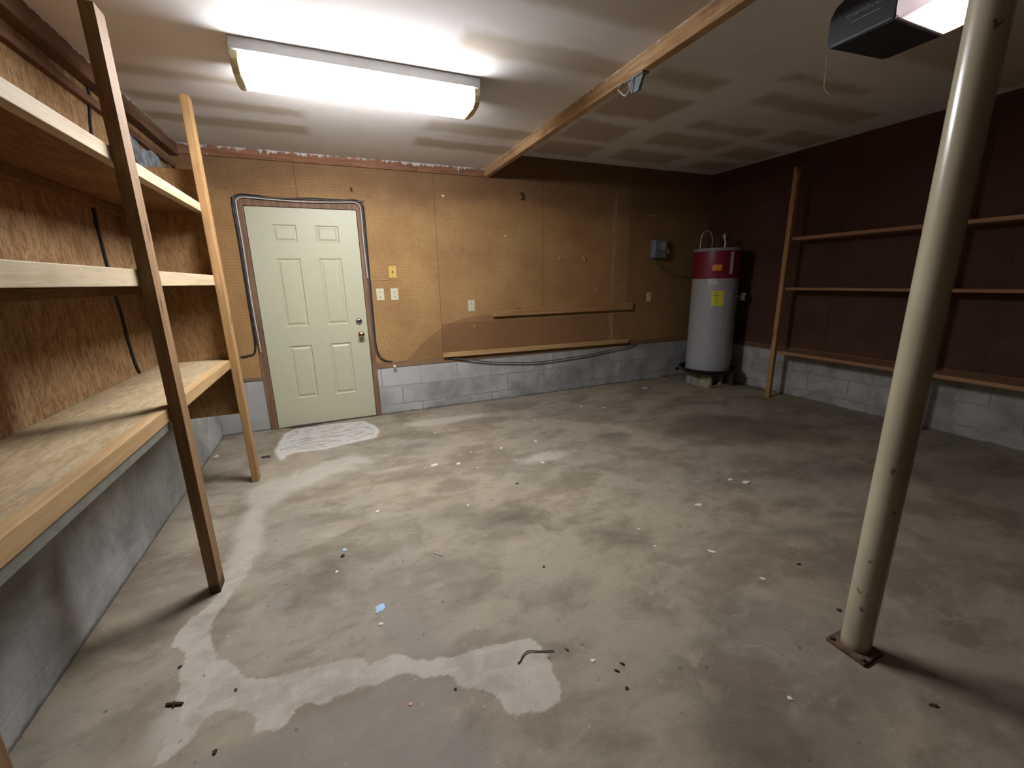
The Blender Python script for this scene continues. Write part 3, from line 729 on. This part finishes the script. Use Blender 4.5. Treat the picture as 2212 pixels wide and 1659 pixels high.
shelf(.834, .888, 'ply_deck', 'rail_low')
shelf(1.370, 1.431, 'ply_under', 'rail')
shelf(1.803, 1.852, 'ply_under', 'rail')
bm = B(); bx(bm, SX-.030, SX-.006, SY0, 2.05, .800, .833, .002); obj('batten', bm, M['strip'], LS)
bm = B(); bx(bm, XL+.002, SX-.002, SY1, SY1+.012, .50, 2.055, .001); obj('end_panel', bm, M['ply_end'], LS)
# cables on the left wall
bm = B(); xx = XL+.006
tube(bm, [(xx, 3.169, 2.386), (xx, 3.164, 2.34), (xx, 3.10, 2.19), (xx, 3.03, 1.95), (xx, 2.98, 1.86)], .007)
tag(obj('wall_cable', bm, M['black_cable'], smooth=True), 'black cable on the left wall above the top shelf', 'cable')
bm = B(); tube(bm, [(xx, 2.91, 1.79), (xx, 2.903, 1.69), (xx, 2.905, 1.55), (xx, 2.91, 1.44)], .008)
tag(obj('wall_cable', bm, M['black_cable'], smooth=True), 'black cable on the left wall between the top and middle shelves', 'cable')
bm = B(); tube(bm, [(xx, 2.915, 1.355), (xx, 2.925, 1.30), (xx, 2.938, 1.225), (xx, 2.94, 1.1), (xx, 2.96, .96), (xx, 2.989, .895)], .008)
tag(obj('wall_cable', bm, M['black_cable'], smooth=True), 'black cable on the left wall between the middle and bottom shelves', 'cable')
# torn opening near the corner with insulation
bm = B(); rnd = random.Random(3)
for i in range(9):
    y = 3.62+rnd.random()*.62; z = 2.10+rnd.random()*.15
    r = bmesh.ops.create_icosphere(bm, subdivisions=3, radius=1)
    for v in r['verts']:
        p = v.co.copy(); k = 1+.45*mnoise.noise(p*2.2+Vector((i*3, 0, 0)))
        v.co = Vector((XL+.012+p.x*.02*k, y+p.y*.12*k, z+p.z*.07*k))
o = obj('insulation', bm, M['insul'], smooth=True)
tag(o, 'torn grey insulation bulging out high on the left wall near the corner', 'insulation')['kind'] = 'stuff'
for y, nm in ((3.52, 'a'), (4.32, 'b')):
    bm = B(); bx(bm, XL, XL+.02, y, y+.06, .5, 2.29, .002)
    tag(obj('wall_stud', bm, M['stud']), {'a': 'dark stud on the left wall beside the plywood end panel', 'b': 'dark stud on the left wall next to the back corner'}[nm], 'stud')
# ---------------------------------------------------------------- right shelving
RS = thing('wooden_shelving', 'dim wooden shelving along the right wall behind the pole', 'shelving', (4.65, 2.0, 0))
for y, h in ((3.128, 2.42), (1.865, 2.42), (.55, 2.42)):
    bm = B(); bx(bm, 4.500, 4.545, y, y+.045, 0, h, .003); obj('post', bm, M['post'], RS)
for z0, z1 in ((1.712, 1.744), (1.203, 1.229), (.508, .541)):
    bm = B(); bx(bm, 4.546, XR-.003, .4, 3.16, z0, z1, .002); obj('shelf', bm, M['shelf_r'], RS)

# ---------------------------------------------------------------- water heater on blocks
HX, HY, HR = 4.372, 3.905, .261
def cmu(x0, y0, label, mat):
    bm = B(); L, Dp, Hh = .385, .188, .188
    bx(bm, x0, x0+L, y0, y0+Dp, 0, .032, .002); bx(bm, x0, x0+L, y0, y0+Dp, Hh-.032, Hh, .002)
    for a_, b_ in ((0, .035), (.175, .210), (L-.035, L)): bx(bm, x0+a_, x0+b_, y0+.001, y0+Dp-.001, .031, Hh-.031)
    return tag(obj('concrete_block', bm, mat), label, 'concrete block')
cmu(4.236, 3.715, 'front concrete block under the water heater, hollow cores showing', M['cmuy'])
cmu(4.236, 3.912, 'rear concrete block under the water heater behind the front one', M['cmu'])
t = thing('drain_pan', 'shallow round black drain pan under the water heater', 'drain pan', (HX, HY, .189))
bm = B(); lathe(bm, [(.30, .189), (.332, .235), (.345, .240), (.345, .247), (.328, .247), (.298, .196), (.02, .196)], HX, HY, 48); obj('pan', bm, M['dpan'], t, smooth=True)
bm = B(); bx(bm, HX-.37, HX-.33, HY+.14, HY+.17, .2, .235, .004, rot=((HX-.35, HY+.15, .2), Matrix.Rotation(-.3, 4, 'Z'))); obj('drain_fitting', bm, M['dpan'], t)
t = thing('water_heater', 'tall grey water heater with a maroon top in the back right corner', 'water heater', (HX, HY, .197))
bm = B(); lathe(bm, [(HR-.01, .197), (HR, .207), (HR, 1.338)], HX, HY, 64); obj('tank', bm, M['tank'], t, smooth=True)
bm = B(); lathe(bm, [(HR+.002, 1.336), (HR+.003, 1.340), (HR+.003, 1.650)], HX, HY, 64); obj('top_band', bm, M['red'], t, smooth=True)
bm = B(); lathe(bm, [(HR+.007, 1.648), (HR+.010, 1.655), (HR+.010, 1.676), (HR+.003, 1.683)], HX, HY, 64); obj('lid', bm, M['lid'], t, smooth=True)
def az(p): return math.degrees(math.atan2(p[1]-HY, p[0]-HX))
def hit(dx, dy):
    """azimuth on the tank where the horizontal ray from the room side passes through point (dx,dy)"""
    v = Vector((dx, dy)); L = v.length; v /= L; c = Vector((HX, HY)); b_ = v.dot(c); q_ = c.length_squared-b_*b_
    s_ = b_-math.sqrt(max(HR*HR-q_, 0)); p = v*s_; return az(p)
def sticker(name, p0, p1, z0, z1, mat, r=HR, th=.0015, skew=0):
    bm = B(); a0, a1 = hit(*p0), hit(*p1); curved_patch(bm, HX, HY, r, a0, a1, z0, z1, 10, th, skew); return obj(name, bm, mat, t, smooth=False)
sticker('orange_sticker', (4.147, 3.763), (4.212, 3.690), 1.425, 1.492, M['orange'], HR+.003, skew=1.5)
sticker('white_sticker', (4.126, 3.786), (4.193, 3.712), 1.268, 1.335, M['wlabel'])
yl = sticker('yellow_label', (4.160, 3.748), (4.248, 3.649), 1.022, 1.195, M['ylabel'])
sticker('vent_strip', (4.307, 3.657), (4.324, 3.637), 1.385, 1.632, M['wlabel'], HR+.003, .004, 0)
sticker('seam_strip', (4.300, 3.620), (4.307, 3.612), 1.10, 1.185, M['wlabel'])
sticker('seam_strip', (4.294, 3.625), (4.300, 3.619), .735, .918, M['wlabel'])
sticker('seam_strip', (4.296, 3.622), (4.302, 3.616), .42, .50, M['wlabel'])
for k in range(5):
    bm = B(); a0 = hit(4.170, 3.737)+2; curved_patch(bm, HX, HY, HR+.0015, a0, a0+13-k*1.5, 1.165-k*.026, 1.169-k*.026, 6, .0006)
    obj('printed_line', bm, M['slot'], yl)
def pipe(pts, r, mat='steel'): bm = B(); tube(bm, pts, r, 8, 5); obj('flex_pipe', bm, M[mat], t, smooth=True)
pipe([(4.237, 4.048, 1.683), (4.237, 4.048, 1.76), (4.245, 4.04, 1.85), (4.275, 4.008, 1.893), (4.305, 3.975, 1.875), (4.325, 3.954, 1.80), (4.325, 3.954, 1.683)], .009)
pipe([(4.37, 3.905, 1.683), (4.36, 3.92, 1.75), (4.37, 3.91, 1.81), (4.39, 3.885, 1.83)], .006, 'grey_cable')
pipe([(4.418, 3.850, 1.683), (4.418, 3.850, 1.76), (4.412, 3.858, 1.80)], .010)
bm = B(); lathe(bm, [(.016, 1.79), (.018, 1.80), (.018, 1.84), (.010, 1.85)], 4.410, 3.86, 12); obj('pipe_fitting', bm, M['wlabel'], t, smooth=True)
bm = B(); bx(bm, 4.60, 4.66, 3.68, 3.74, 1.07, 1.16, .006, rot=((4.63, 3.71, 1.1), Matrix.Rotation(.7, 4, 'Z')))
bx(bm, 4.55, 4.64, 3.70, 3.73, 1.10, 1.13, .003, rot=((4.60, 3.715, 1.1), Matrix.Rotation(1.9, 4, 'Z')))
obj('relief_valve', bm, M['cmuy'], t)
# electrical box and its wire
t = thing('electrical_box', 'grey electrical disconnect box on the back wall left of the water heater', 'electrical box', (3.93, D, 1.60))
bm = B(); bx(bm, 3.835, 4.03, D-.085, D, 1.60, 1.82, .006); obj('enclosure', bm, M['boxg'], t)
bm = B(); bx(bm, 3.925, 4.005, D-.088, D-.084, 1.70, 1.79, .001); obj('faded_label', bm, M['boxl'], t)
bm = B(); bx(bm, 3.833, 3.842, D-.087, D-.08, 1.64, 1.81, .001); obj('cover_edge', bm, M['boxl'], t)
bm = B(); tube(bm, [(4.035, D-.07, 1.72), (4.05, D-.08, 1.70), (4.055, D-.085, 1.67), (4.05, D-.08, 1.655)], .005, sub=3); obj('lever', bm, M['boxl'], t, smooth=True)
bm = B(); tube(bm, [(3.90, D-.04, 1.605), (3.92, D-.06, 1.52), (4.0, D-.10, 1.45), (4.10, D-.15, 1.44), (4.18, D-.25, 1.52), (4.20, 4.14, 1.66), (4.235, 4.10, 1.695), (4.26, 4.05, 1.690)], .006)
tag(obj('power_cable', bm, M['twig'], smooth=True), 'thin brown cable drooping from the electrical box to the water heater top', 'cable')

# ---------------------------------------------------------------- litter on the floor
def flake(x, y, r, seed, mat, name, label, cat, group=None, stretch=1., rot=0., th=.002):
    rn = random.Random(seed); n = 8; bm = B(); top, bot = [], []
    for i in range(n):
        a_ = 2*pi*i/n; k = r*(.65+.6*rn.random())
        px, py = k*math.cos(a_)*stretch, k*math.sin(a_)
        X = x+px*math.cos(rot)-py*math.sin(rot); Y = y+px*math.sin(rot)+py*math.cos(rot)
        bot.append(bm.verts.new((X, Y, .0003))); top.append(bm.verts.new((X, Y, .0003+th*(.6+.8*rn.random()))))
    bm.faces.new(top); bm.faces.new(bot[::-1])
    for i in range(n): bm.faces.new((bot[i], bot[(i+1) % n], top[(i+1) % n], top[i]))
    return tag(obj(name, bm, mat), label, cat, group)
flake(.055, 1.646, .021, 1, M['blue'], 'paint_chip', 'largest pale blue paint chip near the middle of the floor', 'paint chip', stretch=1.25, rot=.3)
flake(.042, 1.628, .010, 41, M['blue'], 'paint_chip', 'small blue fragment touching the largest blue paint chip', 'paint chip')
flake(-.072, 2.147, .013, 2, M['blue'], 'paint_chip', 'small pale blue paint chip beside a dark crumb, beyond the large one', 'paint chip', stretch=.8)
flake(-.083, 2.098, .011, 3, M['dirt'], 'dirt_crumb', 'dark crumb beside the smaller blue paint chip', 'crumb', th=.006)
bm = B(); tube(bm, [(.353, 1.918, .003), (.368, 1.902, .003), (.385, 1.885, .003)], .0022, 6)
tag(obj('screw', bm, M['wlabel'], smooth=True), 'thin pale screw lying on the floor right of the blue chips', 'screw')
flake(.606, 2.991, .022, 4, M['chip'], 'paint_chip', 'largest white paint chip on the floor in front of the door', 'paint chip', stretch=1.4, rot=.4)
flake(.772, 2.931, .017, 5, M['chip'], 'paint_chip', 'white paint chip just right of the largest white one', 'paint chip', stretch=.9)
flake(1.944, 1.708, .018, 6, M['chip'], 'paint_chip', 'bright white chip beside a dusty smudge in the right part of the floor', 'paint chip', stretch=1.4)
flake(1.892, 1.745, .022, 7, M['cmu'], 'dust_clump', 'pale grey dust smudge left of a bright white chip', 'dust clump', stretch=1.5, rot=-.3, th=.001)
flake(1.653, 1.337, .014, 8, M['chip'], 'paint_chip', 'slim white chip lying alone right of the floor centre', 'paint chip', stretch=1.6, rot=-.9)
flake(1.701, 1.097, .010, 9, M['chip'], 'paint_chip', 'small white chip nearest the foot of the pole', 'paint chip', stretch=1.3, rot=-.7)
flake(2.46, 1.787, .022, 10, M['chip'], 'paint_chip', 'crumpled white chip right of the dusty smudge', 'paint chip', rot=.9, th=.006)
flake(2.607, 3.641, .022, 11, M['chip'], 'paint_chip', 'white chip on the far floor between the wall boards and heater', 'paint chip', rot=.5)
flake(3.568, 4.118, .034, 12, M['chip'], 'paint_chip', 'white chip near the back block wall left of the water heater', 'paint chip', stretch=1.3)
flake(-1.00, 3.93, .020, 13, M['chip'], 'paint_chip', 'white chip at the foot of the left wall under the shelving', 'paint chip', th=.008)
flake(-.619, 3.744, .03, 14, M['dirt'], 'dirt_crumb', 'dark flat patch of debris right of the far shelving post', 'crumb', stretch=1.4, th=.0015)
flake(.098, 1.159, .006, 15, M['pinkc'], 'paint_chip', 'tiny pink flake on the grey floor near the bottom', 'paint chip')
tiny = [(.523,2.968),(.884,2.804),(1.368,2.674),(1.514,3.092),(1.187,3.077),(.928,3.104),(1.757,3.596),(.767,3.687),(2.426,3.81),(2.403,1.867),(1.443,1.651),(1.42,1.495),(.655,2.305),(.126,2.474),(-.114,1.978),(.047,1.553),(.742,1.051),(1.255,.666),(3.949,3.303)]
big = {1.368: .014, 2.403: .014, 2.426: .018, 1.514: .014, .126: .012, .742: .008, -.114: .008, 3.949: .014, 1.187: .012}
for i, (x, y) in enumerate(tiny):
    flake(x, y, big.get(x, .008), 50+i, M['chip'], 'paint_flake', 'tiny white paint flake scattered on the concrete floor', 'paint flake', 'tiny white flakes on the floor', stretch=1.2, rot=i)
for i, (x, y, r, s_, rt) in enumerate([(1.654,.461,.006,2.4,-.5),(.834,.995,.0035,3,-.9),(.798,.98,.0035,3,-.9),(.787,.914,.006,1.2,0),(1.951,1.094,.008,1.3,0),(1.81,.834,.008,1.4,0),(.819,1.589,.006,1.3,0),(.68,1.13,.004,2,-1.),(1.05,2.44,.008,1.5,0),(.25,1.15,.005,1,0),(-.47,1.25,.008,1,0),(-.66,1.65,.007,1,0),(-.45,1.46,.006,1,0)]):
    flake(x, y, r, 90+i, M['dirt'], 'dirt_crumb', 'tiny dark crumb of dirt on the concrete floor', 'crumb', 'tiny dark crumbs on the floor', stretch=s_, rot=rt, th=.003)
bm = B(); tube(bm, [(.486, 1.152, .004), (.500, 1.158, .004), (.515, 1.172, .005), (.543, 1.182, .006), (.585, 1.163, .004), (.615, 1.152, .005), (.632, 1.145, .004)], .0022, 6)
tag(obj('twig', bm, M['twig'], smooth=True), 'thin crooked twig lying on the pale cement patch', 'twig')
bm = B(); tube(bm, [(-.655, 1.492, .004), (-.635, 1.484, .006), (-.605, 1.473, .004)], .005, 6); tube(bm, [(-.635, 1.496, .003), (-.63, 1.470, .005)], .003, 5)
tag(obj('dead_leaf', bm, M['leaf'], smooth=True), 'dark shrivelled leaf on the floor below the shelving', 'leaf')
